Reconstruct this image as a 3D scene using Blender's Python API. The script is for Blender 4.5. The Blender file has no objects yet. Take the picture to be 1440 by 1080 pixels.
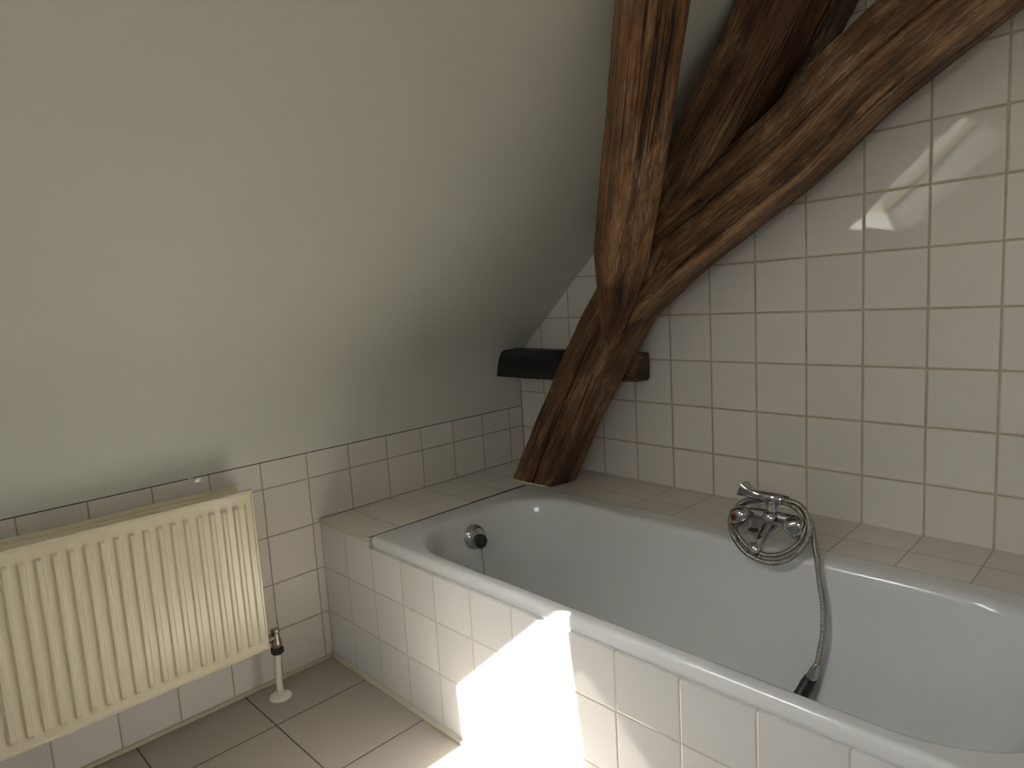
import bpy, bmesh, math, random
from mathutils import Vector, Matrix, noise

sc = bpy.context.scene
COL = sc.collection
PI = math.pi
random.seed(7)

# ------------------------------------------------------------------ camera
cam_d = bpy.data.cameras.new('camera')
cam_d.sensor_fit = 'HORIZONTAL'
cam_d.sensor_width = 36.0
cam_d.lens = 939.58 / 1440 * 36.0
cam_d.clip_start = 0.02
cam = bpy.data.objects.new('camera', cam_d)
COL.objects.link(cam)
RIGHT = Vector((0.7039996, 0.7077412, -0.0590501))
DOWN = Vector((0.0486947, -0.1310525, -0.9901788))
FWD = Vector((-0.7085290, 0.6942101, -0.1267242))
CAM = Vector((1.97758, -1.98857, 1.15524))
m = Matrix.Identity(4)
for i in range(3):
    m[i][0] = RIGHT[i]; m[i][1] = -DOWN[i]; m[i][2] = -FWD[i]; m[i][3] = CAM[i]
cam.matrix_world = m
sc.camera = cam

# ------------------------------------------------------------------ sky, sun, exposure
SUN_DIR = Vector((0.116, 0.87, -1.257)).normalized()
w = bpy.data.worlds.new('sky'); sc.world = w; w.use_nodes = True
nt = w.node_tree; nt.nodes.clear()
wo = nt.nodes.new('ShaderNodeOutputWorld'); bg = nt.nodes.new('ShaderNodeBackground')
sky = nt.nodes.new('ShaderNodeTexSky')
sky.sky_type = 'NISHITA'; sky.sun_disc = False
sky.sun_elevation = math.asin(-SUN_DIR.z)
sky.sun_rotation = math.atan2(-SUN_DIR.x, -SUN_DIR.y)
sky.air_density = 1.0; sky.dust_density = 2.0
bw = nt.nodes.new('ShaderNodeRGBToBW'); hz = nt.nodes.new('ShaderNodeMix'); hz.data_type = 'RGBA'   # thin white cloud over the blue
tint = nt.nodes.new('ShaderNodeMix'); tint.data_type = 'RGBA'; tint.blend_type = 'MULTIPLY'; tint.inputs[0].default_value = 1.0; tint.inputs[7].default_value = (1.02, 1.0, 0.96, 1)
nt.links.new(sky.outputs[0], bw.inputs[0]); nt.links.new(bw.outputs[0], tint.inputs[6])
hz.inputs[0].default_value = 0.8; nt.links.new(sky.outputs[0], hz.inputs[6]); nt.links.new(tint.outputs[2], hz.inputs[7])
nt.links.new(hz.outputs[2], bg.inputs[0]); nt.links.new(bg.outputs[0], wo.inputs[0])
bg.inputs[1].default_value = 0.72
sun_d = bpy.data.lights.new('sun', 'SUN'); sun_d.energy = 15.0; sun_d.angle = math.radians(0.55)
sun_d.color = (1.0, 0.975, 0.93)
sun = bpy.data.objects.new('sun', sun_d); COL.objects.link(sun)
sun.rotation_mode = 'QUATERNION'
sun.rotation_quaternion = SUN_DIR.to_track_quat('-Z', 'Y')
sun.location = (-0.2, -6, 8)
vs = sc.view_settings
vs.view_transform = 'Standard'; vs.look = 'None'; vs.gamma = 1.0; vs.use_curve_mapping = False
vs.exposure = 1.36
sc.cycles.max_bounces = 16
sc.cycles.diffuse_bounces = 10
sc.cycles.glossy_bounces = 6
sc.cycles.sample_clamp_indirect = 8.0
sc.cycles.use_denoising = True

# ------------------------------------------------------------------ node helpers
class NT:
    def __init__(self, name):
        self.m = bpy.data.materials.new(name); self.m.use_nodes = True
        self.t = self.m.node_tree
        self.b = self.t.nodes['Principled BSDF']
    def n(self, kind, **kw):
        x = self.t.nodes.new(kind)
        for k, v in kw.items(): setattr(x, k, v)
        return x
    def put(self, sock, v):
        if isinstance(v, bpy.types.NodeSocket): self.t.links.new(v, sock)
        else: sock.default_value = v
    def math(self, op, a, b=0.0, c=0.0, clamp=False):
        x = self.n('ShaderNodeMath', operation=op); x.use_clamp = clamp
        for i, v in enumerate((a, b, c)): self.put(x.inputs[i], v)
        return x.outputs[0]
    def rng(self, v, a, b, c=0.0, d=1.0, smooth=False):
        x = self.n('ShaderNodeMapRange')
        if smooth: x.interpolation_type = 'SMOOTHSTEP'
        for i, q in enumerate((v, a, b, c, d)): self.put(x.inputs[i], q)
        return x.outputs[0]
    def mix(self, f, a, b):
        x = self.n('ShaderNodeMix', data_type='RGBA')
        self.put(x.inputs[0], f); self.put(x.inputs[6], a); self.put(x.inputs[7], b)
        return x.outputs[2]
    def noise(self, vec, scale, detail=2.0, rough=0.5):
        x = self.n('ShaderNodeTexNoise')
        if vec is not None: self.put(x.inputs['Vector'], vec)
        x.inputs['Scale'].default_value = scale; x.inputs['Detail'].default_value = detail
        x.inputs['Roughness'].default_value = rough
        return x.outputs[0]
    def ramp(self, f, stops):
        x = self.n('ShaderNodeValToRGB'); self.put(x.inputs[0], f)
        e = x.color_ramp.elements
        while len(e) < len(stops): e.new(0.5)
        for q, (p, c) in zip(e, stops): q.position = p; q.color = (*c, 1)
        return x.outputs[0]
    def bump(self, h, dist, strength=1.0, normal=None):
        x = self.n('ShaderNodeBump'); self.put(x.inputs['Height'], h)
        x.inputs['Distance'].default_value = dist; x.inputs['Strength'].default_value = strength
        if normal is not None: self.put(x.inputs['Normal'], normal)
        return x.outputs[0]
    def set(self, **kw):
        for k, v in kw.items():
            s = self.b.inputs[k.replace('_', ' ')]
            if isinstance(v, tuple) and len(v) == 3: v = (*v, 1)
            self.put(s, v)

def rgb(*c): return (*c, 1.0)

def simple(name, col, rough=0.5, metal=0.0, bump=0.0, bscale=40, spec=0.5, coat=0.0):
    M = NT(name)
    co = M.n('ShaderNodeTexCoord').outputs['Object']
    nz = M.noise(co, bscale, 3)
    dark = tuple(c * 0.93 for c in col)
    M.set(Base_Color=M.mix(nz, rgb(*dark), rgb(*col)), Roughness=rough, Metallic=metal, Specular_IOR_Level=spec)
    M.b.inputs['Coat Weight'].default_value = coat
    if bump: M.set(Normal=M.bump(nz, bump))
    return M.m

def tile_mat(name, au, av, ou, ov, pu, pv, gw, base, grout, rough=0.022, var=0.05, tilt=0.5, speck=0.0, groutdepth=1.0, warp=0.12):
    M = NT(name)
    co = M.n('ShaderNodeTexCoord').outputs['Object']
    sp = M.n('ShaderNodeSeparateXYZ'); M.put(sp.inputs[0], co)
    u = M.math('DIVIDE', M.math('SUBTRACT', sp.outputs[au], ou), pu)
    v = M.math('DIVIDE', M.math('SUBTRACT', sp.outputs[av], ov), pv)
    fu = M.math('FRACT', u); fv = M.math('FRACT', v)
    iu = M.math('FLOOR', u); iv = M.math('FLOOR', v)
    cell = M.n('ShaderNodeCombineXYZ'); M.put(cell.inputs[0], iu); M.put(cell.inputs[1], iv)
    wn = M.n('ShaderNodeTexWhiteNoise', noise_dimensions='2D'); M.put(wn.inputs['Vector'], cell.outputs[0])
    ws = M.n('ShaderNodeSeparateColor'); M.put(ws.inputs[0], wn.outputs['Color'])
    du = M.math('MULTIPLY', M.math('MINIMUM', fu, M.math('SUBTRACT', 1.0, fu)), pu)
    dv = M.math('MULTIPLY', M.math('MINIMUM', fv, M.math('SUBTRACT', 1.0, fv)), pv)
    wob = M.math('MULTIPLY', M.math('SUBTRACT', M.noise(co, 120, 2), 0.5), 0.0012)
    dd = M.math('ADD', M.math('MINIMUM', du, dv), wob)
    mask = M.rng(dd, gw * 0.5 - 0.0003, gw * 0.5 + 0.0004)
    pil = M.rng(dd, gw * 0.5 - 0.0006, gw * 0.5 + 0.0025, smooth=True)
    fine = M.noise(co, 300, 2)
    gcol = M.mix(M.noise(co, 35, 4), rgb(*[c * 0.72 for c in grout]), rgb(*[min(1, c * 1.2) for c in grout]))
    tv = M.mix(ws.outputs[0], rgb(*[c * (1 - var) for c in base]), rgb(*[min(1, c * (1 + var)) for c in base]))
    cloud = M.noise(co, 11, 3)
    tv = M.mix(M.math('MULTIPLY', cloud, 0.25), tv, rgb(base[0] * 0.86, base[1] * 0.83, base[2] * 0.80))
    if speck:
        s = M.rng(M.noise(co, 420, 3, 0.7), 0.35, 0.7)
        tv = M.mix(s, rgb(*[c * (1 - speck) for c in base]), tv)
    M.set(Base_Color=M.mix(mask, gcol, tv))
    M.set(Roughness=M.math('ADD', M.rng(mask, 0, 1, 0.85, rough), M.math('MULTIPLY', cloud, rough * 0.4)))
    h = M.math('MULTIPLY', pil, 1.2 * groutdepth)
    t1 = M.math('MULTIPLY', M.math('SUBTRACT', ws.outputs[1], 0.5), fu)
    t2 = M.math('MULTIPLY', M.math('SUBTRACT', ws.outputs[2], 0.5), fv)
    h = M.math('ADD', h, M.math('MULTIPLY', M.math('ADD', t1, t2), tilt * 2))
    h = M.math('ADD', h, M.math('MULTIPLY', M.noise(co, 9, 1), warp * 4))
    h = M.math('ADD', h, M.math('MULTIPLY', M.math('MULTIPLY', fine, 0.25), M.math('SUBTRACT', 1.0, mask)))
    if speck: h = M.math('ADD', h, M.math('MULTIPLY', fine, 0.10))
    M.set(Normal=M.bump(h, 0.001))
    return M.m

# ------------------------------------------------------------------ materials
TILE = (0.79, 0.757, 0.712)
GROUT = (0.52, 0.455, 0.335)
AL, BE = -0.03984, -0.01188
m_tile_right = tile_mat('white_wall_tile', 0, 2, 0.75098, 0.6138, 0.153, 0.15174, 0.0052, TILE, GROUT)
m_tile_left = tile_mat('white_knee_wall_tile', 1, 2, -0.07758, 0.61837, 0.153, 0.15283, 0.0034, TILE, (0.42, 0.38, 0.29))
m_tile_panel = tile_mat('white_bath_panel_tile', 0, 2, 0.15663, 0.31433, 0.14896, 0.15002, 0.0030, (0.68, 0.678, 0.668), (0.50, 0.46, 0.38), groutdepth=0.7)
m_tile_end = tile_mat('white_ledge_tile', 1, 0, -0.852, 0.156, 0.152, 0.156, 0.0024, TILE, (0.32, 0.28, 0.20), rough=0.13, groutdepth=0.5)
m_tile_back = tile_mat('white_shelf_tile', 0, 1, 0.75098, -0.047, 0.153, 0.152, 0.0026, (0.72, 0.685, 0.64), (0.34, 0.30, 0.21), rough=0.13, groutdepth=0.5)
m_floor = tile_mat('beige_floor_tile', 0, 1, 0.2185, -1.2755, 0.302, 0.302, 0.0034, (0.42, 0.38, 0.325), (0.08, 0.07, 0.05), rough=0.36, var=0.03, tilt=0.2, speck=0.13, groutdepth=0.8, warp=0.03)

def plaster_mat():
    M = NT('off_white_plaster')
    co = M.n('ShaderNodeTexCoord').outputs['Object']
    n1 = M.noise(co, 2.2, 4, 0.55); n2 = M.noise(co, 45, 3)
    M.set(Base_Color=M.mix(n1, rgb(0.655, 0.665, 0.605), rgb(0.70, 0.708, 0.655)), Roughness=0.7)
    h = M.math('ADD', M.math('MULTIPLY', n1, 12.0), M.math('MULTIPLY', n2, 0.25))
    M.set(Normal=M.bump(h, 0.0006))
    return M.m
m_plaster = plaster_mat()
m_white = simple('white_room_paint', (0.78, 0.77, 0.73), 0.7)
m_caulk = simple('cream_sealant', (0.60, 0.56, 0.43), 0.6, bump=0.002, bscale=90)
m_mortar = simple('white_mortar', (0.72, 0.70, 0.65), 0.8, bump=0.003, bscale=120)
m_joint = simple('dark_joint', (0.06, 0.05, 0.04), 0.8)
m_enamel = simple('white_bath_enamel', (0.73, 0.75, 0.755), 0.09, coat=0.3, bscale=3)
m_rad = simple('cream_radiator_enamel', (0.83, 0.765, 0.575), 0.17, bscale=6)
m_rad_shaded = simple('cream_radiator_shaded', (0.30, 0.265, 0.17), 0.6)  # radiator cream darkened, shade between the panels put into the colour
m_chrome = simple('chrome', (0.56, 0.57, 0.59), 0.05, 1.0)
m_hose = simple('steel_hose', (0.42, 0.405, 0.365), 0.18, 1.0)
m_black = simple('black_plastic', (0.012, 0.012, 0.013), 0.42)
m_brass = simple('dull_nickel', (0.40, 0.35, 0.29), 0.28, 1.0)
m_nut = simple('dark_nut_metal', (0.055, 0.05, 0.045), 0.4, 0.7)
m_pipe = simple('white_pipe_paint', (0.78, 0.75, 0.68), 0.3)
m_red = simple('red_marker', (0.13, 0.018, 0.022), 0.3)
m_blue = simple('blue_grey_marker', (0.16, 0.18, 0.21), 0.3)
m_frame = simple('pine_window_frame', (0.62, 0.50, 0.33), 0.4)

def wood_mat(name, dark, mid, light, fleck=0.25, scale=1.0):
    M = NT(name)
    at = M.n('ShaderNodeAttribute', attribute_name='grain').outputs['Vector']
    mp = M.n('ShaderNodeMapping'); M.put(mp.inputs[0], at); mp.inputs['Scale'].default_value = (1.1, 30, 30)
    mp2 = M.n('ShaderNodeMapping'); M.put(mp2.inputs[0], at); mp2.inputs['Scale'].default_value = (16, 170, 170)
    mp3 = M.n('ShaderNodeMapping'); M.put(mp3.inputs[0], at); mp3.inputs['Scale'].default_value = (3.5, 7, 7)
    g1 = M.noise(mp.outputs[0], 1.0, 5, 0.62)
    g2 = M.noise(mp2.outputs[0], 1.0, 3, 0.6)
    blot = M.noise(mp3.outputs[0], 1.0, 4, 0.6)
    f = M.math('ADD', M.math('MULTIPLY', g1, 0.38), M.math('ADD', M.math('MULTIPLY', g2, 0.28), M.math('MULTIPLY', blot, 0.36)))
    col = M.ramp(f, [(0.42, dark), (0.52, mid), (0.64, light)])
    # pale scuffs where the surface is worn
    sc1 = M.rng(blot, 0.50, 0.64)
    sc2 = M.rng(M.noise(mp2.outputs[0], 1.3, 4, 0.75), 0.55, 0.62)
    col = M.mix(M.math('MULTIPLY', M.math('MULTIPLY', sc1, sc2), min(1.0, fleck * 3.2)), col, rgb(0.54, 0.45, 0.34))
    # fine drying cracks
    mp4 = M.n('ShaderNodeMapping'); M.put(mp4.inputs[0], at); mp4.inputs['Scale'].default_value = (0.55, 40, 40)
    cr = M.rng(M.math('ABSOLUTE', M.math('SUBTRACT', M.noise(mp4.outputs[0], 1.0, 2, 0.4), 0.5)), 0.0, 0.022)
    where = M.rng(M.noise(mp3.outputs[0], 0.7, 2), 0.50, 0.60)
    crack = M.math('SUBTRACT', 1.0, M.math('MULTIPLY', M.math('SUBTRACT', 1.0, cr), where))
    col = M.mix(crack, rgb(*[c * 0.35 for c in dark]), col)
    M.set(Base_Color=col, Roughness=M.rng(g2, 0.3, 0.7, 0.42, 0.62), Specular_IOR_Level=0.42)
    h = M.math('ADD', M.math('MULTIPLY', g1, 1.6), M.math('ADD', M.math('MULTIPLY', g2, 1.2), M.math('MULTIPLY', crack, 1.2)))
    M.set(Normal=M.bump(h, 0.0035))
    return M.m
m_oak = wood_mat('old_brown_oak', (0.035, 0.015, 0.006), (0.17, 0.079, 0.034), (0.44, 0.25, 0.125))
m_oak_dark = wood_mat('dark_brown_oak', (0.030, 0.014, 0.006), (0.145, 0.071, 0.034), (0.40, 0.245, 0.135), fleck=0.45)
m_oak_red = wood_mat('red_brown_oak', (0.040, 0.015, 0.006), (0.175, 0.076, 0.031), (0.40, 0.21, 0.095), fleck=0.18)
m_oak_shaded = wood_mat('shaded_brown_oak', (0.02, 0.010, 0.005), (0.075, 0.038, 0.02), (0.20, 0.12, 0.07))  # brown oak darkened to paint in the shade behind the crooked beam
m_blackwood = wood_mat('black_tarred_oak', (0.006, 0.006, 0.006), (0.014, 0.0135, 0.013), (0.035, 0.034, 0.032), fleck=0.03)

# ------------------------------------------------------------------ object helpers
ORG = {}
def link(o, parent):
    COL.objects.link(o)
    if parent is not None: o.parent = parent

def thing(name, label, cat, loc, group=None):
    o = bpy.data.objects.new(name, None); COL.objects.link(o)
    o.empty_display_size = 0.05
    o.location = loc; ORG[o.name] = Vector(loc)
    o['label'] = label; o['category'] = cat; o['kind'] = 'thing'
    if group: o['group'] = group
    return o

def tag(o, label, cat, group=None):
    o['label'] = label; o['category'] = cat; o['kind'] = 'thing'
    if group: o['group'] = group

def structure(o, label=None):
    o['kind'] = 'structure'
    if label: o['label'] = label
    return o

def mesh_obj(name, geo, mat, parent=None, smooth=True, origin=None, label=None, grain=None, autos=None):
    """geo = (verts, faces) in world coordinates"""
    vs_, fs_ = geo
    vs_ = [Vector(p) for p in vs_]
    if origin is None:
        lo = [min(p[i] for p in vs_) for i in range(3)]; hi = [max(p[i] for p in vs_) for i in range(3)]
        origin = Vector(((lo[0] + hi[0]) / 2, (lo[1] + hi[1]) / 2, lo[2]))
    origin = Vector(origin)
    me = bpy.data.meshes.new(name)
    me.from_pydata([p - origin for p in vs_], [], fs_)
    me.update()
    bm = bmesh.new(); bm.from_mesh(me)
    bmesh.ops.recalc_face_normals(bm, faces=bm.faces)
    bm.to_mesh(me); bm.free()
    if grain is not None:
        a = me.attributes.new('grain', 'FLOAT_VECTOR', 'POINT')
        flat = [c for g in grain for c in g]
        a.data.foreach_set('vector', flat)
    if smooth:
        me.polygons.foreach_set('use_smooth', [True] * len(me.polygons))
        if autos:
            me.set_sharp_from_angle(angle=math.radians(autos))
    me.materials.append(mat)
    o = bpy.data.objects.new(name, me); COL.objects.link(o)
    ORG[o.name] = origin
    if parent is not None:
        o.parent = parent; o.location = origin - ORG[parent.name]
    else:
        o.location = origin
    if label: o['label'] = label
    return o

def join(*geos):
    V, F = [], []
    for v, f in geos:
        k = len(V); V += list(v); F += [tuple(i + k for i in q) for q in f]
    return V, F

def box(x0, x1, y0, y1, z0, z1):
    v = [(x, y, z) for z in (z0, z1) for y in (y0, y1) for x in (x0, x1)]
    return v, [(0, 2, 3, 1), (4, 5, 7, 6), (0, 1, 5, 4), (2, 6, 7, 3), (0, 4, 6, 2), (1, 3, 7, 5)]

def frame_of(t):
    t = Vector(t).normalized()
    a = Vector((0, 0, 1)) if abs(t.z) < 0.9 else Vector((1, 0, 0))
    u = t.cross(a).normalized(); return u, t.cross(u).normalized()

def tube(path, radii, n=16, cap=True):
    """round tube along a path with a radius at each point (parallel transported)"""
    path = [Vector(p) for p in path]
    if not isinstance(radii, (list, tuple)): radii = [radii] * len(path)
    V, F = [], []
    u = None
    for i, p in enumerate(path):
        t = (path[min(i + 1, len(path) - 1)] - path[max(i - 1, 0)])
        t.normalize()
        if u is None: u, v = frame_of(t)
        else:
            u = (u - t * u.dot(t)).normalized(); v = t.cross(u)
        for k in range(n):
            a = 2 * PI * k / n
            V.append(p + (u * math.cos(a) + v * math.sin(a)) * radii[i])
    for i in range(len(path) - 1):
        for k in range(n):
            k2 = (k + 1) % n
            F.append((i * n + k, i * n + k2, (i + 1) * n + k2, (i + 1) * n + k))
    if cap:
        F.append(tuple(range(n))[::-1]); F.append(tuple((len(path) - 1) * n + k for k in range(n)))
    return V, F

def lathe(c, axis, prof, n=24, flat=None):
    """prof = [(distance along axis, radius)]; stations share the axis"""
    c = Vector(c); axis = Vector(axis).normalized()
    u, v = frame_of(axis)
    V, F = [], []
    for d, r in prof:
        for k in range(n):
            a = 2 * PI * k / n
            rr = r if flat is None else r * flat(a, d)
            V.append(c + axis * d + (u * math.cos(a) + v * math.sin(a)) * rr)
    for i in range(len(prof) - 1):
        for k in range(n):
            k2 = (k + 1) % n
            F.append((i * n + k, i * n + k2, (i + 1) * n + k2, (i + 1) * n + k))
    F.append(tuple(range(n))[::-1]); F.append(tuple((len(prof) - 1) * n + k for k in range(n)))
    return V, F

def catmull(pts, step):
    pts = [Vector(p) for p in pts]
    P = [2 * pts[0] - pts[1]] + pts + [2 * pts[-1] - pts[-2]]
    out = []
    for i in range(1, len(P) - 2):
        a, b, c, d = P[i - 1], P[i], P[i + 1], P[i + 2]
        n = max(1, int(math.ceil((c - b).length / step)))
        for k in range(n):
            t = k / n
            out.append(0.5 * ((2 * b) + (c - a) * t + (2 * a - 5 * b + 4 * c - d) * t * t + (3 * b - a - 3 * c + d) * t ** 3))
    out.append(pts[-1])
    return out

# ------------------------------------------------------------------ the setting
SL = 0.875                                           # slope of the roof plane: z = 0.92 + SL * x
def roof(x): return 0.92 + SL * x
NRM = Vector((-SL, 0, 1)).normalized()               # outward normal of the roof plane
Y0, Y1 = 0.16, -3.5                                  # extent along the house
XMAX, ZC = 4.0, 2.5

o = mesh_obj('floor', box(-0.1, XMAX, Y1, 0.1, -0.1, 0.0), m_floor, smooth=False, origin=(0, 0, 0)); structure(o, 'beige speckled floor tiles with dark joints')
o = mesh_obj('wall_left', box(-0.12, 0.0, Y1, 0.1, 0.0, 0.7018), m_tile_left, smooth=False, origin=(0, 0, 0)); structure(o, 'low white tiled knee wall behind the radiator')
# tiled gable wall
o = mesh_obj('wall_right', box(-0.1, XMAX + 0.1, 0.0, 0.12, 0.0, 2.75), m_tile_right, smooth=False, origin=(0, 0, 0)); structure(o, 'white square tiled wall behind the bath')
o.rotation_euler = (0, 0, AL)
GX0, GX1, GZ0, GZ1 = 2.25, 3.0, 1.25, 2.0  # unseen window opening, added to let in fill light
o = mesh_obj('wall_back', join(box(-0.1, GX0, Y1 - 0.1, Y1, 0, 2.6), box(GX1, XMAX, Y1 - 0.1, Y1, 0, 2.6), box(GX0, GX1, Y1 - 0.1, Y1, 0, GZ0), box(GX0, GX1, Y1 - 0.1, Y1, GZ1, 2.6)), m_white, smooth=False); structure(o)
yb, yc = Y1 - 0.08, Y1 - 0.03
fb = [box(GX0, GX0 + 0.05, yb, yc, GZ0, GZ1), box(GX1 - 0.05, GX1, yb, yc, GZ0, GZ1), box(GX0, GX1, yb, yc, GZ0, GZ0 + 0.05), box(GX0, GX1, yb, yc, GZ1 - 0.05, GZ1), box((GX0 + GX1) / 2 - 0.03, (GX0 + GX1) / 2 + 0.03, yb, yc, GZ0, GZ1)]
o = mesh_obj('window_fill', join(*fb), m_white, smooth=False); structure(o, 'white frame of the fill light window added in the back wall')
o = mesh_obj('wall_far', box(XMAX, XMAX + 0.1, Y1 - 0.1, 0.0, 0, 2.6), m_white, smooth=False); structure(o)

# plaster: short upright band, soft bend, roof slope with the opening of the roof window, flat top
WY0, WY1 = -1.85, -2.62                              # window opening along the wall
XS = 0.56                                            # its sill on the roof plane
XH_OUT, TH = 0.953, 0.18
head_in = Vector((XH_OUT, 0, 1.993)) - NRM * TH
XH = head_in.x
prof_low = [(0.0, 0.7018), (0.0, 0.76), (0.001, 0.81), (0.005, 0.85), (0.014, 0.89), (0.030, 0.93), (0.055, 0.968), (0.085, 1.0), (0.12, roof(0.12))]
prof_a = prof_low + [(x, roof(x)) for x in (0.2, 0.3, 0.4, 0.5, XS)]
prof_b = [(XS + (XH - XS) * k / 4, roof(XS + (XH - XS) * k / 4)) for k in range(5)]
xt = (ZC - 0.92) / SL
prof_c = [(XH + (xt - XH) * k / 6, roof(XH + (xt - XH) * k / 6)) for k in range(7)] + [(XMAX + 0.05, ZC)]
def sheet(prof, ya, yb, n):
    V = [(x, ya + (yb - ya) * j / n, z) for j in range(n + 1) for x, z in prof]
    k = len(prof)
    F = [(j * k + i, j * k + i + 1, (j + 1) * k + i + 1, (j + 1) * k + i) for j in range(n) for i in range(k - 1)]
    return V, F
full = prof_a + prof_b[1:] + prof_c[1:]
def reveal(xa, xb):
    pass
g = [sheet(full, Y0, WY0, 20), sheet(full, WY1, Y1 - 0.05, 8), sheet(prof_a, WY0, WY1, 6), sheet(prof_c, WY0, WY1, 6)]
def roofpt(x, y, d): return Vector((x, y, roof(x))) + NRM * d
for (xa, ya, xb, yb) in ((XS, WY0, XS, WY1), (XH, WY0, XH, WY1), (XS, WY0, XH, WY0), (XS, WY1, XH, WY1)):
    g.append(([roofpt(xa, ya, 0), roofpt(xb, yb, 0), roofpt(xb, yb, TH), roofpt(xa, ya, TH)], [(0, 1, 2, 3)]))
geo = join(*g)
o = mesh_obj('ceiling', geo, m_plaster, smooth=True, origin=(0, 0, 0), autos=40); structure(o, 'off white plastered roof slope above the tiled knee wall')
# roof window frame round the outer edge of the opening
fr = []
e = 0.05
for (xa, xb, ya, yb) in ((XS - e, XS, WY0 + e, WY1 - e), (XH, XH + e, WY0 + e, WY1 - e), (XS, XH, WY0 + e, WY0), (XS, XH, WY1, WY1 - e)):
    c = [(xa, ya), (xb, ya), (xb, yb), (xa, yb)]
    V = [roofpt(x, y, d) for d in (TH - 0.03, TH + 0.04) for x, y in c]
    fr.append((V, [(0, 1, 2, 3), (4, 5, 6, 7), (0, 1, 5, 4), (1, 2, 6, 5), (2, 3, 7, 6), (3, 0, 4, 7)]))
o = mesh_obj('window_1', join(*fr), m_frame, smooth=False); structure(o, 'pine roof window frame in the sloping ceiling')

# bath surround: tiled front panel, end ledge and back shelf
YP, ZD, ZR = -0.97223, 0.47612, 0.4438
def prot(s, t, z): return (s * math.cos(BE) - t * math.sin(BE), YP + s * math.sin(BE) + t * math.cos(BE), z)
o = mesh_obj('wall_bath_panel', join(box(0, 0.288, 0, 0.05, 0, ZD - 0.004), box(0.288, 3.2, 0, 0.012, 0, ZR)), m_tile_panel, smooth=False, origin=(0, 0, 0)); structure(o, 'white tiled front panel under the bath rim')
o.location = (0, YP, 0); o.rotation_euler = (0, 0, BE)
V = [(0, YP, 0), (0.289, YP - 0.0035, 0), (0.291, -0.283, 0), (0.291, 0.0, 0), (0, 0.0, 0)]
def prism(pts, z0, z1):
    n = len(pts)
    Vv = [(p[0], p[1], z0) for p in pts] + [(p[0], p[1], z1) for p in pts]
    return Vv, [tuple(range(n))[::-1], tuple(range(n, 2 * n))] + [(i, (i + 1) % n, n + (i + 1) % n, n + i) for i in range(n)]
V[0] = (0, YP + 0.051, 0); V[1] = (0.289, YP + 0.048, 0)
Vt = [(0, YP, 0), (0.289, YP - 0.0035, 0)] + V[2:]
o = mesh_obj('trim_1', prism(Vt, ZD - 0.004, ZD), m_tile_end, smooth=False, origin=(0, 0, 0)); structure(o, 'white tiled ledge at the head of the bath')
yb0 = lambda x: -0.2865 - 0.0165 * x                 # back edge line of the bath
yr = lambda x: math.tan(AL) * x                      # gable wall line
o = mesh_obj('trim_2', prism([(0.2915, yb0(0.2915), 0), (3.2, yb0(3.2), 0), (3.2, yr(3.2), 0), (0.2915, yr(0.2915), 0)], ZD - 0.03, ZD), m_tile_back, smooth=False, origin=(0, 0, 0)); structure(o, 'white tiled shelf between bath and wall')
o.location = (0, 0, 0)
ex0, ex1 = 1.9935, 3.2
o = mesh_obj('trim_10', prism([(ex0 - 0.011, YP + math.tan(BE) * ex0, 0), (ex1, YP + math.tan(BE) * ex1, 0), (ex1, yb0(ex1), 0), (ex0, yb0(ex0), 0)], ZR, ZD), m_tile_end, smooth=False, origin=(0, 0, 0)); structure(o, 'white tiled ledge at the foot of the bath')
# mastic beads
o = mesh_obj('trim_3', tube([(0.002, YP - 0.0005, ZD - 0.004), (0.15, YP - 0.002, ZD - 0.004), (0.288, YP - 0.0035, ZD - 0.004)], 0.0045, 10), m_caulk); structure(o, 'cream bead along the ledge edge')
bead = [(0.0035 + 0.0015 * math.sin(i * 1.7), YP - 0.002 - i * 0.05, 0.004) for i in range(50)]
o = mesh_obj('baseboard_left', tube(bead, [0.0075 + 0.0015 * noise.noise(Vector((i * 0.9, 0, 0))) for i in range(50)], 10), m_caulk); structure(o, 'uneven cream sealant strip at the foot of the knee wall')
bead = [prot(i * 0.05, -0.0025 + 0.001 * math.sin(i * 2.1), 0.003) for i in range(64)]
o = mesh_obj('baseboard_bath', tube(bead, [0.0065 + 0.0015 * noise.noise(Vector((i * 0.9, 5, 0))) for i in range(64)], 10), m_caulk); structure(o, 'uneven cream sealant strip at the foot of the bath panel')

jl = [((0.0, -3.4, 0.7022), (0.0, 0.0, 0.7022), 0.0014), ((0.0, YP + 0.01, ZD), (0.0, -0.002, ZD), 0.0013), ((0.290, YP + 0.002, ZD - 0.001), (0.291, -0.30, ZD - 0.001), 0.0016), ((0.0005, -0.0005, ZD), (0.0005, -0.0005, 0.84), 0.0014)]
for k, (pa, pb, r_) in enumerate(jl):
    o = mesh_obj('trim_%d' % (4 + k), tube([pa, pb], r_, 8), m_joint); structure(o, 'thin dark open joint along the tile edge')

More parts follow.
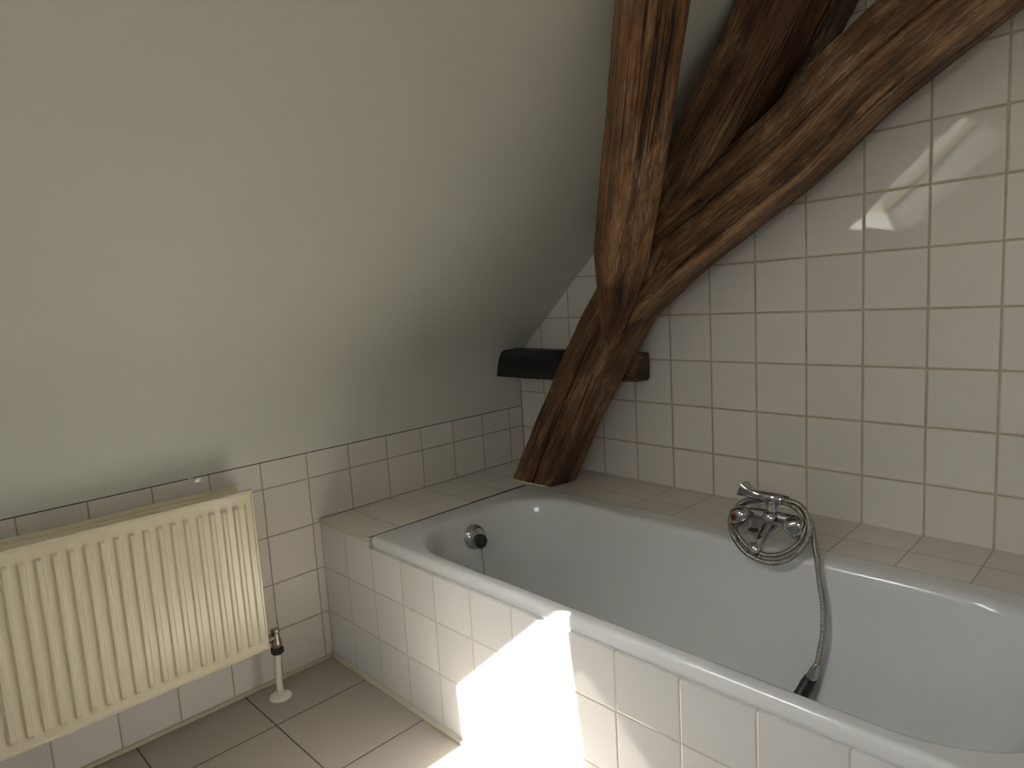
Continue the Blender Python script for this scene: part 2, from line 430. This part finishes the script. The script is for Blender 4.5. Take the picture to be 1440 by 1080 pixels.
# ------------------------------------------------------------------ bathtub
TA = -0.015
def T(p):                                            # local tub frame -> world
    x, y, z = p
    return Vector((0.292 + x * math.cos(TA) - y * math.sin(TA), -0.9665 + x * math.sin(TA) + y * math.cos(TA), z))
ZT = ZD + 0.003
def rrect(x0, x1, y0, y1, r, nc=14, ns=10):
    """rounded rectangle; r per corner (fl, fr, br, bl); constant point count"""
    pts = []
    cs = [((x0 + r[0], y0 + r[0]), PI, r[0]), ((x1 - r[1], y0 + r[1]), 1.5 * PI, r[1]), ((x1 - r[2], y1 - r[2]), 0, r[2]), ((x0 + r[3], y1 - r[3]), 0.5 * PI, r[3])]
    for q in range(4):
        (cx, cy), a0, rr = cs[q]
        arc = [(cx + rr * math.cos(a0 + 0.5 * PI * k / nc), cy + rr * math.sin(a0 + 0.5 * PI * k / nc)) for k in range(nc + 1)]
        (nx, ny), na, nr = cs[(q + 1) % 4]
        nxt = (nx + nr * math.cos(na), ny + nr * math.sin(na))
        pts += arc
        l = arc[-1]
        pts += [(l[0] + (nxt[0] - l[0]) * k / ns, l[1] + (nxt[1] - l[1]) * k / ns) for k in range(1, ns)]
    return pts
BX0, BX1, BY0, BY1 = 0.0, 1.70, 0.0, 0.676
rings = []
def outer(d, z, r=0.012): rings.append([T((x, y, z)) for x, y in rrect(BX0 + d, BX1 - d, BY0 + d, BY1 - d, (r, r, r, r))])
outer(0.004, ZT - 0.036, 0.01)
outer(0.0005, ZT - 0.033); outer(0.0, ZT - 0.024); outer(0.0, ZT - 0.010); outer(0.002, ZT - 0.004); outer(0.006, ZT - 0.0008); outer(0.012, ZT, 0.016)
def inner(ix, jx, iy, z, r=0.205, x0=0.083, x1=1.615, y0=0.036, y1=0.600):
    rings.append([T((x, y, z)) for x, y in rrect(x0 + ix, x1 - jx, y0 + iy, y1 - iy, (r, r + 0.02, r + 0.02, r - 0.02))])
inner(-0.020, -0.020, -0.014, ZT, 0.215)
inner(-0.010, -0.010, -0.007, ZT - 0.0006, 0.212)
inner(0.000, 0.0, 0.0, ZT - 0.003)
inner(0.007, 0.007, 0.006, ZT - 0.009)
inner(0.012, 0.014, 0.010, ZT - 0.020)
inner(0.018, 0.030, 0.014, ZT - 0.050)
inner(0.030, 0.075, 0.022, ZT - 0.12)
inner(0.045, 0.13, 0.034, ZT - 0.20, 0.20)
inner(0.062, 0.19, 0.050, ZT - 0.28, 0.19)
inner(0.080, 0.235, 0.066, ZT - 0.335, 0.18)
inner(0.105, 0.27, 0.088, ZT - 0.375, 0.165)
inner(0.150, 0.31, 0.125, ZT - 0.397, 0.14)
inner(0.210, 0.36, 0.170, ZT - 0.404, 0.085)
n = len(rings[0])
V = [p for r in rings for p in r]
F = [(i * n + k, i * n + (k + 1) % n, (i + 1) * n + (k + 1) % n, (i + 1) * n + k) for i in range(len(rings) - 1) for k in range(n)]
F.append(tuple((len(rings) - 1) * n + k for k in range(n)))
bath = thing('bathtub', 'white enamel bathtub set into the tiled surround', 'bathtub', T((0.85, 0.338, ZT - 0.404)))
bath_shell = mesh_obj('tub_shell', (V, F), m_enamel, bath)
TUB_GEO = (V, F)

# overflow with the plug pushed into its holder, chain hanging
oc = T((0.083 + 0.021, 0.312, ZT - 0.071))
ax = T((1.083, 0.312 - 0.10, ZT + 0.12)) - T((0.083, 0.312, ZT)); ax.normalize()
def oval(a, d): return 1.0
of = mesh_obj('overflow_plate', lathe(oc - ax * 0.004, ax, [(0, 0.0405), (0.006, 0.041), (0.016, 0.0385), (0.024, 0.034), (0.029, 0.027), (0.031, 0.018), (0.031, 0.004)], 36), m_chrome, bath, label='chrome overflow plate with black plug pushed in')
pc = oc + ax * 0.024 + Vector((0, 0.004, -0.012))
pl = mesh_obj('plug', lathe(pc, ax, [(0, 0.021), (0.010, 0.0225), (0.016, 0.0215), (0.0185, 0.018), (0.017, 0.010), (0.017, 0.002)], 28), m_black, of, label='round black rubber plug')
mesh_obj('plug_boss', lathe(pc + ax * 0.0165, ax, [(0, 0.0065), (0.004, 0.006), (0.005, 0.003)], 16), m_nut, of)
ch = []
p0 = pc + ax * 0.012 + Vector((0, 0, -0.021))
for i in range(46):
    p = p0 + Vector((0.010 * (i / 45) , 0.0, -0.0034 * i))
    ch.append(lathe(p, (0, 0, 1), [(-0.0019, 0.0006), (-0.0014, 0.0018), (0, 0.0025), (0.0014, 0.0018), (0.0019, 0.0006)], 8))
mesh_obj('plug_chain', join(*ch), m_chrome, of, label='thin ball chain hanging from the plug')

# ------------------------------------------------------------------ timber
def timber(name, path, hu, hv, udir, mat, label, cat='beam', seed=0.0, rnd=0.22, rough=0.006, notch=None, wane=0.0, step=0.012, zfloor=None, N=104, start_cut=None, group=None, parent=None, taper=None):
    pts = catmull(path, step)
    V, F, G = [], [], []
    L = 0.0
    udir = Vector(udir)
    for i, p in enumerate(pts):
        if i: L += (p - pts[i - 1]).length
        t = (pts[min(i + 1, len(pts) - 1)] - pts[max(i - 1, 0)]).normalized()
        u = (udir - t * udir.dot(t)).normalized(); v = t.cross(u)
        k = 1.0 if taper is None else taper(L)
        angs = [2 * PI * (j + 0.5) / N for j in range(N)]
        if notch:
            for (na, nw, nd, l0, l1) in notch:
                angs = [a for a in angs if abs(a - na) > 0.26]
            for (na, nw, nd, l0, l1) in notch:
                wv = na + 0.10 * math.sin(L * 3.1 + seed) + 0.045 * noise.noise(Vector((L * 14, seed, 0)))
                angs += [wv + q for q in (-0.075, -nw, -nw * 0.5, 0.0, nw * 0.5, nw, 0.075)]
            angs.sort()
        for a in angs:
            ca, sa = math.cos(a), math.sin(a)
            # squarish section with eased, uneven arrises
            q = rnd + wane * noise.noise(Vector((L * 2.0 + seed, round(a / (PI / 2) - 0.5) * 3.1, 4)))
            q = max(0.05, q)
            ex = 2.0 / (q * 2.0)
            r = 1.0 / ((abs(ca) ** ex + abs(sa) ** ex) ** (1.0 / ex))
            x, y = r * ca * hu * k, r * sa * hv * k
            d = rough * (noise.noise(Vector((L * 3.0, ca * 1.3 + seed, sa * 1.3))) * 1.0
                         + 0.5 * noise.noise(Vector((L * 9.0 + seed, ca * 4, sa * 4)))
                         + 0.35 * noise.noise(Vector((L * 5.0 + seed, ca * 14, sa * 14))))
            d += 0.0012 * noise.noise(Vector((L * 60.0 + seed, ca * 20, sa * 20)))
            if notch:
                for (na, nw, nd, l0, l1) in notch:
                    wv = na + 0.10 * math.sin(L * 3.1 + seed) + 0.045 * noise.noise(Vector((L * 14, seed, 0)))
                    da = (a - wv + PI) % (2 * PI) - PI
                    if abs(da) < nw and l0 < L < l1:
                        d -= nd * (1 - abs(da) / nw) * min(1, (L - l0) / 0.06, (l1 - L) / 0.06)
            rr = math.hypot(x, y)
            x, y = x * (1 + d / rr), y * (1 + d / rr)
            P = p + u * x + v * y
            if zfloor is not None and P.z < zfloor:
                P = P + t * ((zfloor - P.z) / t.z)
            V.append(P); G.append((L + seed * 3.3, x + seed, y))
    n_ = len(pts)
    N = len(V) // n_
    for i in range(n_ - 1):
        for j in range(N):
            j2 = (j + 1) % N
            F.append((i * N + j, i * N + j2, (i + 1) * N + j2, (i + 1) * N + j))
    F.append(tuple(range(N))[::-1]); F.append(tuple((n_ - 1) * N + j for j in range(N)))
    o = mesh_obj(name, (V, F), mat, parent, grain=G)
    if parent is None: tag(o, label, cat, group)
    elif label: o['label'] = label
    return o

# curved principal: leg standing on the bath surround, running up under the slope
raf_path = [(0.175, -0.2, 0.28), (0.292, -0.203, 0.476), (0.428, -0.205, 0.70), (0.583, -0.205, 0.955), (0.728, -0.205, 1.155), (0.972, -0.205, 1.50), (1.127, -0.205, 1.72), (1.218, -0.205, 1.87), (1.32, -0.205, 2.04), (1.49, -0.205, 2.32)]
timber('rafter_beam', raf_path, 0.093, 0.073, (-0.8, 0, 0.6), m_oak_dark, 'dark brown crooked oak beam rising from the tiled bath ledge', seed=1.3, rnd=0.12, rough=0.007, wane=0.06, zfloor=ZD + 0.001,
       notch=[(PI * 0.50, 0.034, 0.040, 0.20, 1.02)])
# long diagonal brace
br_path = [(0.70, -0.214, 1.128), (0.85, -0.214, 1.245), (1.072, -0.214, 1.386), (1.257, -0.214, 1.503), (1.413, -0.214, 1.628), (1.664, -0.214, 1.782), (1.95, -0.214, 1.97), (2.3, -0.214, 2.2), (2.74, -0.214, 2.52)]
timber('diagonal_brace', br_path, 0.097, 0.068, (-0.56, 0, 0.83), m_oak, 'thick brown oak brace with a long crack climbing across the wall tiles', seed=4.1, rnd=0.085, rough=0.005, wane=0.04,
       notch=[(PI * 0.48, 0.034, 0.045, 0.06, 1.7)])
timber('wall_timber', [(0.86, -0.094, 1.28), (0.99, -0.095, 1.46), (1.127, -0.096, 1.655), (1.24, -0.098, 1.83), (1.34, -0.100, 1.99), (1.52, -0.104, 2.28)], 0.088, 0.034, (-0.8, 0, 0.6), m_oak_shaded, 'dark shaded timber against the wall tiles behind the crooked beam', seed=6.6, rnd=0.12, rough=0.005)
# wind brace from the leg's face up to the slope
a0 = Vector((0.660, -0.252, 0.950)); a1 = Vector((1.138, -0.68, 1.768))
ad = (a1 - a0).normalized()
timber('wind_brace', [a0, a0 + (a1 - a0) * 0.33, a0 + (a1 - a0) * 0.66, a1, a1 + ad * 0.36], 0.062, 0.066, (0.75, -0.45, -0.75), m_oak_red, 'reddish brown upright oak brace, pointed foot on the crooked beam', seed=8.7, rnd=0.11, rough=0.0045, wane=0.06, taper=lambda L: 0.20 + 0.80 * min(1.0, max(0.0, L - 0.05) / 0.34) ** 0.75)
# black tie stub coming out of the plaster behind the leg
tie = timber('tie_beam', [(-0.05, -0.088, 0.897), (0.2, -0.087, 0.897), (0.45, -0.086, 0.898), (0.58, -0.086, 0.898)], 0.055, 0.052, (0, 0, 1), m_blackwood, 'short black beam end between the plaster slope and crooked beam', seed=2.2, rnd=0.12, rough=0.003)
timber('bare_end', [(0.58, -0.086, 0.898), (0.63, -0.086, 0.898), (0.65, -0.086, 0.898), (0.672, -0.086, 0.898)], 0.048, 0.046, (0, 0, 1), m_oak_shaded, 'bare brown end of the black beam', seed=3.2, rnd=0.12, rough=0.003, parent=tie)

# mortar smeared round the foot of the crooked beam
foot = catmull([(0.186, -0.21, ZD), (0.192, -0.262, ZD), (0.225, -0.279, ZD), (0.29, -0.281, ZD), (0.355, -0.281, ZD), (0.380, -0.268, ZD)], 0.006)
o = mesh_obj('trim_8', tube(foot, [0.0042 + 0.0022 * noise.noise(Vector((i * 0.6, 2, 0))) for i in range(len(foot))], 8), m_mortar); structure(o, 'thin white mortar bead round the foot of the beam')
chip = [(0.0015, -1.345 - 0.003 * k, 0.7015 + 0.0008 * math.sin(k * 2.0)) for k in range(6)]
o = mesh_obj('trim_9', tube(chip, [0.0008, 0.0028, 0.0022, 0.0034, 0.0018, 0.0006], 8), m_mortar); structure(o, 'small white filler crumb on the tile edge above the radiator')

# ------------------------------------------------------------------ radiator
rad = thing('radiator', 'cream ribbed panel radiator under the sloping ceiling', 'radiator', (0.065, -1.72, 0.167))
RY0, RY1, RZ0, RZ1, RXF = -1.229, -2.24, 0.176, 0.659, 0.118
def rib_h(y, z):
    e = min(RY0 - y, y - RY1, z - RZ0, RZ1 - z)
    h = 0.0
    if e < 0.008: h += 0.0032 * min(1.0, max(0.0, (0.008 - e) / 0.002))
    if e < 0.002: h -= (0.002 - e) * 1.6
    p = ((y + 1.8496) / 0.0329) % 1.0
    s = lambda a, b, q: max(0.0, min(1.0, (q - a) / (b - a)))
    sm = lambda q: q * q * (3 - 2 * q)
    r = sm(s(0.0, 0.09, p)) * (1 - sm(s(0.34, 0.54, p)))
    zz = sm(s(0.203, 0.212, z)) * (1 - sm(s(0.616, 0.625, z)))
    inside = 1.0 if RY1 + 0.02 < y < RY0 - 0.022 else 0.0
    return h + 0.0085 * r * zz * inside
ys = [RY0, RY0 - 0.001, RY0 - 0.002, RY0 - 0.006, RY0 - 0.008, RY0 - 0.010]
yy = -1.2215 - 0.0105
ph = [0.0, 0.02, 0.045, 0.07, 0.09, 0.12, 0.20, 0.28, 0.34, 0.38, 0.42, 0.46, 0.50, 0.54, 0.60, 0.80]
k0 = int((RY1 + 1.8496) / 0.0329) - 1
cand = sorted({round(-1.8496 + (k + f) * 0.0329, 6) for k in range(k0, 25) for f in ph}, reverse=True)
ys += [q for q in cand if RY1 + 0.011 < q < RY0 - 0.011]
ys += [RY1 + 0.010, RY1 + 0.008, RY1 + 0.006, RY1 + 0.002, RY1 + 0.001, RY1]
zs = [RZ0, RZ0 + 0.001, RZ0 + 0.002, RZ0 + 0.006, RZ0 + 0.008, RZ0 + 0.010, 0.192, 0.203, 0.2055, 0.208, 0.210, 0.212, 0.225] + [0.24 + 0.03 * i for i in range(12)] + [0.60, 0.616, 0.6185, 0.621, 0.623, 0.625, 0.638, RZ1 - 0.010, RZ1 - 0.008, RZ1 - 0.006, RZ1 - 0.002, RZ1 - 0.001, RZ1]
ny, nz = len(ys), len(zs)
V = [(RXF + rib_h(y, z), y, z) for y in ys for z in zs] + [(RXF - 0.014, y, z) for y in (RY0, RY1) for z in (RZ0, RZ1)]
F = [(i * nz + j, (i + 1) * nz + j, (i + 1) * nz + j + 1, i * nz + j + 1) for i in range(ny - 1) for j in range(nz - 1)]
b = ny * nz
F += [(b, b + 1, b + 3, b + 2)]
F.append(tuple([j for j in range(nz)] + [b + 1, b]))
F.append(tuple([(ny - 1) * nz + j for j in range(nz)][::-1] + [b + 2, b + 3]))
F.append(tuple([i * nz for i in range(ny)] + [b + 2, b]))
F.append(tuple([i * nz + nz - 1 for i in range(ny)][::-1] + [b + 1, b + 3]))
front = mesh_obj('front_panel', (V, F), m_rad, rad, autos=50)
# rear panel with its rolled upper channel
def slab(x0, x1, y0, y1, z0, z1, r=0.004):
    pts = []
    for cx, cz, a0_ in ((x1 - r, z1 - r, 0), (x0 + r, z1 - r, PI / 2), (x0 + r, z0 + r, PI), (x1 - r, z0 + r, 1.5 * PI)):
        for k in range(5):
            a = a0_ + PI / 2 * k / 4
            pts.append((cx + r * math.cos(a), cz + r * math.sin(a)))
    n_ = len(pts)
    V = [(x, y0, z) for x, z in pts] + [(x, y1, z) for x, z in pts]
    return V, [tuple(range(n_)), tuple(range(n_, 2 * n_))] + [(i, (i + 1) % n_, n_ + (i + 1) % n_, n_ + i) for i in range(n_)]
back_geo = [slab(0.020, 0.026, RY1, RY0 + 0.001, RZ0, RZ1 + 0.001, 0.0025), slab(0.023, 0.047, RY1 + 0.008, RY0 - 0.010, RZ1 - 0.045, RZ1 - 0.010, 0.007), slab(0.023, 0.047, RY1 + 0.008, RY0 - 0.010, RZ0 + 0.012, RZ0 + 0.045, 0.007)]
mesh_obj('rear_panel', join(*back_geo), m_rad, rad, autos=50)
fin = []
fy = RY0 - 0.05
while fy > RY1 + 0.05:
    fin.append(box(0.047, 0.1035, fy - 0.0012, fy, 0.20, 0.575)); fy -= 0.0167
fin.append(box(0.0465, 0.0475, RY1 + 0.05, RY0 - 0.05, 0.2, 0.575))
mesh_obj('convector_fins', join(*fin), m_rad_shaded, rad, smooth=False, label='dull cream convector fins inside, gap shade painted in')
for z in (0.632, 0.19):
    mesh_obj('connector', join(lathe((0.034, RY0 - 0.026, z), (1, 0, 0), [(0, 0.013), (0.071, 0.013)], 20), lathe((0.075, RY0 - 0.030, z), (0, 1, 0), [(0, 0.014), (0.024, 0.014), (0.027, 0.012)], 20)), m_rad, rad, autos=40)
# lockshield valve on the lower right corner
VX, VY = 0.085, -1.1935
vz = 0.19
valve = mesh_obj('valve', join(
    lathe((VX, VY, 0.155), (0, 0, 1), [(0, 0.0140), (0.003, 0.0160), (0.014, 0.0160), (0.024, 0.0135), (0.034, 0.0115), (0.044, 0.0105), (0.046, 0.0095)], 24),
    lathe((VX, VY, 0.200), (0, 0, 1), [(0, 0.0095), (0.002, 0.0125), (0.009, 0.0130), (0.0125, 0.0118), (0.0135, 0.007)], 20),
    lathe((VX, VY - 0.004, 0.186), (-0.010, -0.036, 0.002), [(0, 0.009), (0.009, 0.0095), (0.010, 0.0135), (0.018, 0.0135), (0.019, 0.010), (0.040, 0.010)], 24)),
    m_brass, rad, autos=40, label='dull nickel lockshield valve')
hexf = lambda a, d: 1.0 / max(abs(math.cos(((a + PI / 6) % (PI / 3)) - PI / 6)), 0.5) * 0.94
mesh_obj('union_nut', join(lathe((VX, VY, 0.134), (0, 0, 1), [(0, 0.0145), (0.002, 0.0175), (0.017, 0.0175), (0.019, 0.016)], 36, flat=hexf), lathe((VX, VY, 0.1525), (0, 0, 1), [(0, 0.0145), (0.004, 0.0145)], 24)), m_nut, valve, autos=30, label='dark hexagonal union nut')
pipe = thing('heating_pipe', 'white painted heating pipe between floor and radiator valve', 'pipe', (0.092, -1.2015, 0))
mesh_obj('pipe', tube([(0.092, -1.2015, 0.0), (0.092, -1.2015, 0.03), (0.0885, -1.2, 0.075), (0.086, -1.196, 0.115), (VX, VY, 0.1375)], 0.0098, 20), m_pipe, pipe)
mesh_obj('floor_rosette', lathe((0.092, -1.2015, 0.0), (0, 0, 1), [(0, 0.033), (0.003, 0.0325), (0.006, 0.029), (0.008, 0.021), (0.011, 0.0125), (0.013, 0.0105)], 36), m_pipe, pipe, autos=50)

# ------------------------------------------------------------------ bath mixer
MX = 1.226
mix = thing('bath_mixer', 'chrome two handle bath mixer standing on the tiled shelf', 'tap', (MX, -0.27, ZD))
BYM, BZM = -0.318, 0.540
for sx in (-1, 1):
    px = MX + sx * 0.067
    leg = mesh_obj('pillar', join(
        lathe((px, -0.268, ZD), (0, 0, 1), [(0, 0.024), (0.003, 0.0245), (0.007, 0.020), (0.010, 0.0145), (0.045, 0.0140), (0.050, 0.0155), (0.062, 0.0155), (0.070, 0.012), (0.073, 0.004)], 28),
        tube(catmull([(px, -0.268, ZD + 0.058), (px, -0.29, ZD + 0.064), (px - sx * 0.006, BYM, BZM)], 0.006), 0.0125, 18)), m_chrome, mix, autos=50)
body = mesh_obj('mixer_body', join(
    tube(catmull([(MX - 0.072, BYM - 0.004, BZM - 0.004), (MX - 0.05, BYM, BZM + 0.002), (MX, BYM, BZM + 0.004), (MX + 0.05, BYM, BZM + 0.002), (MX + 0.072, BYM - 0.004, BZM - 0.004)], 0.006), 0.0150, 20),
    lathe((MX, BYM + 0.012, BZM + 0.004), (0.0, -1, -0.15), [(0, 0.018), (0.010, 0.0225), (0.022, 0.0225), (0.032, 0.0205), (0.040, 0.014), (0.043, 0.004)], 28),
    lathe((MX, BYM, BZM), (0, 0, 1), [(0, 0.0200), (0.016, 0.0190), (0.024, 0.0155), (0.044, 0.0150)], 24)), m_chrome, mix, autos=50)
for sx, mm, lab in ((-1, m_red, 'three lobed chrome handle with a red marker'), (1, m_blue, 'three lobed chrome handle with a blue grey marker')):
    hc = Vector((MX + sx * 0.068, BYM - 0.004, BZM - 0.006))
    hx = Vector((sx * 0.30 - 0.10, -0.86, 0.06)).normalized()
    lob = lambda a, d: 1.0 + 0.085 * math.cos(3 * a + 0.6)
    hd = mesh_obj('handle', join(lathe(hc, hx, [(-0.014, 0.010), (0.004, 0.0125), (0.010, 0.0125)], 20),
        lathe(hc + hx * 0.008, hx, [(0, 0.014), (0.004, 0.0285), (0.014, 0.0310), (0.026, 0.0280), (0.034, 0.0205), (0.037, 0.0140)], 42, flat=lob)), m_chrome, mix, autos=45, label=lab)
    mesh_obj('marker', lathe(hc + hx * 0.0448, hx, [(0, 0.0105), (0.0025, 0.0100), (0.0035, 0.006), (0.0036, 0.001)], 20), mm, hd)
    if sx > 0:
        mesh_obj('handle_collar', lathe(hc + hx * 0.004, hx, [(-0.006, 0.022), (0.0, 0.026), (0.008, 0.0285), (0.0095, 0.026)], 28), m_black, hd, label='black collar behind the handle')
# spout, swung towards the tub, and its diverter knob
sp_path = catmull([(MX, BYM - 0.008, BZM - 0.014), (MX - 0.003, BYM - 0.034, BZM - 0.028), (MX - 0.006, BYM - 0.062, BZM - 0.046), (MX - 0.008, BYM - 0.082, BZM - 0.056)], 0.005)
mesh_obj('spout', join(
    tube(sp_path, [0.0185 - 0.0045 * math.sin(PI * min(1.0, k / (len(sp_path) - 1) * 0.9)) for k in range(len(sp_path))], 20),
    lathe((MX - 0.008, BYM - 0.082, BZM - 0.086), (0, 0, 1), [(0, 0.015), (0.002, 0.0195), (0.020, 0.0205), (0.031, 0.0190), (0.039, 0.0135), (0.042, 0.004)], 28)), m_chrome, mix, autos=50)
# tee on top: hose outlet to one side, hand shower cradle to the other
TZ = BZM + 0.052
tee_dir = Vector((1, -0.02, -0.015)).normalized()
tc = Vector((MX - 0.002, BYM + 0.006, TZ))
mesh_obj('tee', join(
    lathe(tc - tee_dir * 0.032, tee_dir, [(0, 0.0130), (0.002, 0.0145), (0.060, 0.0145), (0.062, 0.0125)], 24),
    lathe(tc + Vector((0, -0.001, -0.028)), (0, 0, 1), [(0, 0.0150), (0.010, 0.0175), (0.022, 0.0160)], 22)), m_chrome, mix, autos=45)
mesh_obj('hose_nut', lathe(tc + tee_dir * 0.031, tee_dir, [(0, 0.0095), (0.001, 0.0110), (0.014, 0.0110), (0.016, 0.0085), (0.020, 0.0075)], 36, flat=hexf), m_chrome, mix, autos=30)
def cradle():
    st = []
    base = tc - tee_dir * 0.032
    path = [base, base + Vector((-0.014, 0.0, 0.001)), base + Vector((-0.028, 0.0, 0.004)), base + Vector((-0.040, 0.001, 0.008)), base + Vector((-0.052, 0.002, 0.012))]
    dims = [(0.0130, 0.0130), (0.0128, 0.0128), (0.0135, 0.0135), (0.0175, 0.0165), (0.0220, 0.0200)]
    path = [Vector(p) for p in path]
    V, F = [], []; N_ = 24
    rows = []
    for i, p in enumerate(path):
        t = (path[min(i + 1, 4)] - path[max(i - 1, 0)]).normalized()
        u = (Vector((0, 1, 0)) - t * t.y).normalized(); v = t.cross(u)
        ex = 2 + 0.9 * i
        row = []
        for k in range(N_):
            a = 2 * PI * k / N_
            ca, sa = math.cos(a), math.sin(a)
            r = 1 / ((abs(ca) ** ex + abs(sa) ** ex) ** (1 / ex))
            row.append(p + u * (r * ca * dims[i][0]) + v * (r * sa * dims[i][1]))
        rows.append((row, p))
    last, lp = rows[-1]
    lip = [lp + (q - lp) * 0.82 for q in last]
    dp = path[-3]
    deep = [dp + (q - lp) * 0.55 + (lp - dp) * 0.25 for q in last]
    rr = [r for r, _ in rows] + [lip, deep]
    for r in rr: V += r
    for i in range(len(rr) - 1):
        for k in range(N_):
            F.append((i * N_ + k, i * N_ + (k + 1) % N_, (i + 1) * N_ + (k + 1) % N_, (i + 1) * N_ + k))
    F.append(tuple((len(rr) - 1) * N_ + k for k in range(N_)))
    return V, F
mesh_obj('cradle', cradle(), m_chrome, mix, autos=45, label='flared chrome cradle for the hand shower')

# ------------------------------------------------------------------ shower hose, wound twice round the mixer and hanging into the bath
HOSE = [(1.2514, -0.3166, 0.5956), (1.2689, -0.3179, 0.5941), (1.2913, -0.3202, 0.5914), (1.3118, -0.3278, 0.5825), (1.3267, -0.3395, 0.5688), (1.3377, -0.3561, 0.5494), (1.3411, -0.3734, 0.5291), (1.3364, -0.3902, 0.5096), (1.3257, -0.4054, 0.4917), (1.3067, -0.4201, 0.4746), (1.2781, -0.4291, 0.4640), (1.2431, -0.4306, 0.4623), (1.2087, -0.4250, 0.4689), (1.1779, -0.4131, 0.4828), (1.1550, -0.3977, 0.5008), (1.1232, -0.3493, 0.5082), (1.1167, -0.3322, 0.5283), (1.1233, -0.3152, 0.5481), (1.1404, -0.3086, 0.5652), (1.1585, -0.3020, 0.5729), (1.1775, -0.2978, 0.5778), (1.2055, -0.2861, 0.5787), (1.2405, -0.2858, 0.5790), (1.2721, -0.3028, 0.5766), (1.2938, -0.3095, 0.5688), (1.3144, -0.3316, 0.5594), (1.3226, -0.3437, 0.5452), (1.3249, -0.3582, 0.5282), (1.3192, -0.3737, 0.5101), (1.3067, -0.3870, 0.4945), (1.2882, -0.3984, 0.4813), (1.2654, -0.4058, 0.4726), (1.2371, -0.4071, 0.4711), (1.2057, -0.4032, 0.4756), (1.1784, -0.3935, 0.4870), (1.1570, -0.3812, 0.5014), (1.1250, -0.3346, 0.5044), (1.1160, -0.3177, 0.5241), (1.1221, -0.3022, 0.5422), (1.1444, -0.3006, 0.5617), (1.1678, -0.2940, 0.5694), (1.2047, -0.2844, 0.5748), (1.2448, -0.2842, 0.5750), (1.2806, -0.3003, 0.5738), (1.3047, -0.3074, 0.5654), (1.3206, -0.3154, 0.5561), (1.3293, -0.3250, 0.5487), (1.3414, -0.3450, 0.5292), (1.3554, -0.3680, 0.5063), (1.3711, -0.3960, 0.4863), (1.3783, -0.4060, 0.4573), (1.3838, -0.4120, 0.4285), (1.3908, -0.4174, 0.4001), (1.3955, -0.4227, 0.3730), (1.3980, -0.4280, 0.3506), (1.3992, -0.4324, 0.3276), (1.3984, -0.4357, 0.3054), (1.3955, -0.4391, 0.2841), (1.3927, -0.4424, 0.2610), (1.3896, -0.4454, 0.2402)]
def corrugated(path, r, pitch=0.0030, n=14):
    pts = catmull(path, pitch / 3.0)
    # resample evenly
    d = [0.0]
    for i in range(1, len(pts)): d.append(d[-1] + (pts[i] - pts[i - 1]).length)
    out, j, s = [], 0, 0.0
    st = pitch / 4.0
    while s < d[-1]:
        while d[j + 1] < s: j += 1
        f = (s - d[j]) / max(1e-9, d[j + 1] - d[j])
        out.append(pts[j].lerp(pts[j + 1], f)); s += st
    rad = [r * (1.05, 0.97, 0.68, 0.97)[i % 4] for i in range(len(out))]
    return tube(out, rad, n)
hose = thing('shower_hose', 'ribbed steel shower hose looped round the mixer, hanging into the bath', 'hose', HOSE[-1])
mesh_obj('hose', corrugated(HOSE, 0.0070, 0.0050), m_hose, hose)
e0, e1 = Vector(HOSE[-1]), Vector((1.3775, -0.4535, 0.2073))
ed = (e1 - e0).normalized()
el = (e1 - e0).length
mesh_obj('end_cone', lathe(e0 - ed * 0.004, ed, [(0, 0.0078), (0.003, 0.0088), (el * 0.55, 0.0112), (el - 0.002, 0.0122), (el + 0.004, 0.0122)], 28), m_chrome, hose, autos=40, label='smooth chrome cone at the hose end')
hs = thing('hand_shower', 'black hand shower handle lying in the bath at the hose end', 'shower head', (1.30, -0.52, 0.11))
hp = catmull([e1, e1 + ed * 0.014, (1.3624, -0.475, 0.1657), (1.345, -0.500, 0.139), (1.300, -0.545, 0.112), (1.235, -0.600, 0.1005)], 0.006)
nn = len(hp)
mesh_obj('grip', tube(hp, [0.0135 + 0.0030 * min(1, i / 4) - 0.003 * max(0, (i - nn * 0.45) / nn) for i in range(nn)], 24), m_black, hs)
hd_c = Vector((1.205, -0.622, 0.108))
mesh_obj('spray_head', lathe(hd_c, Vector((0.25, -0.15, 1)), [(-0.030, 0.012), (-0.022, 0.026), (-0.006, 0.036), (0.006, 0.038), (0.012, 0.036), (0.0125, 0.030)], 36), m_chrome, hs, autos=45)
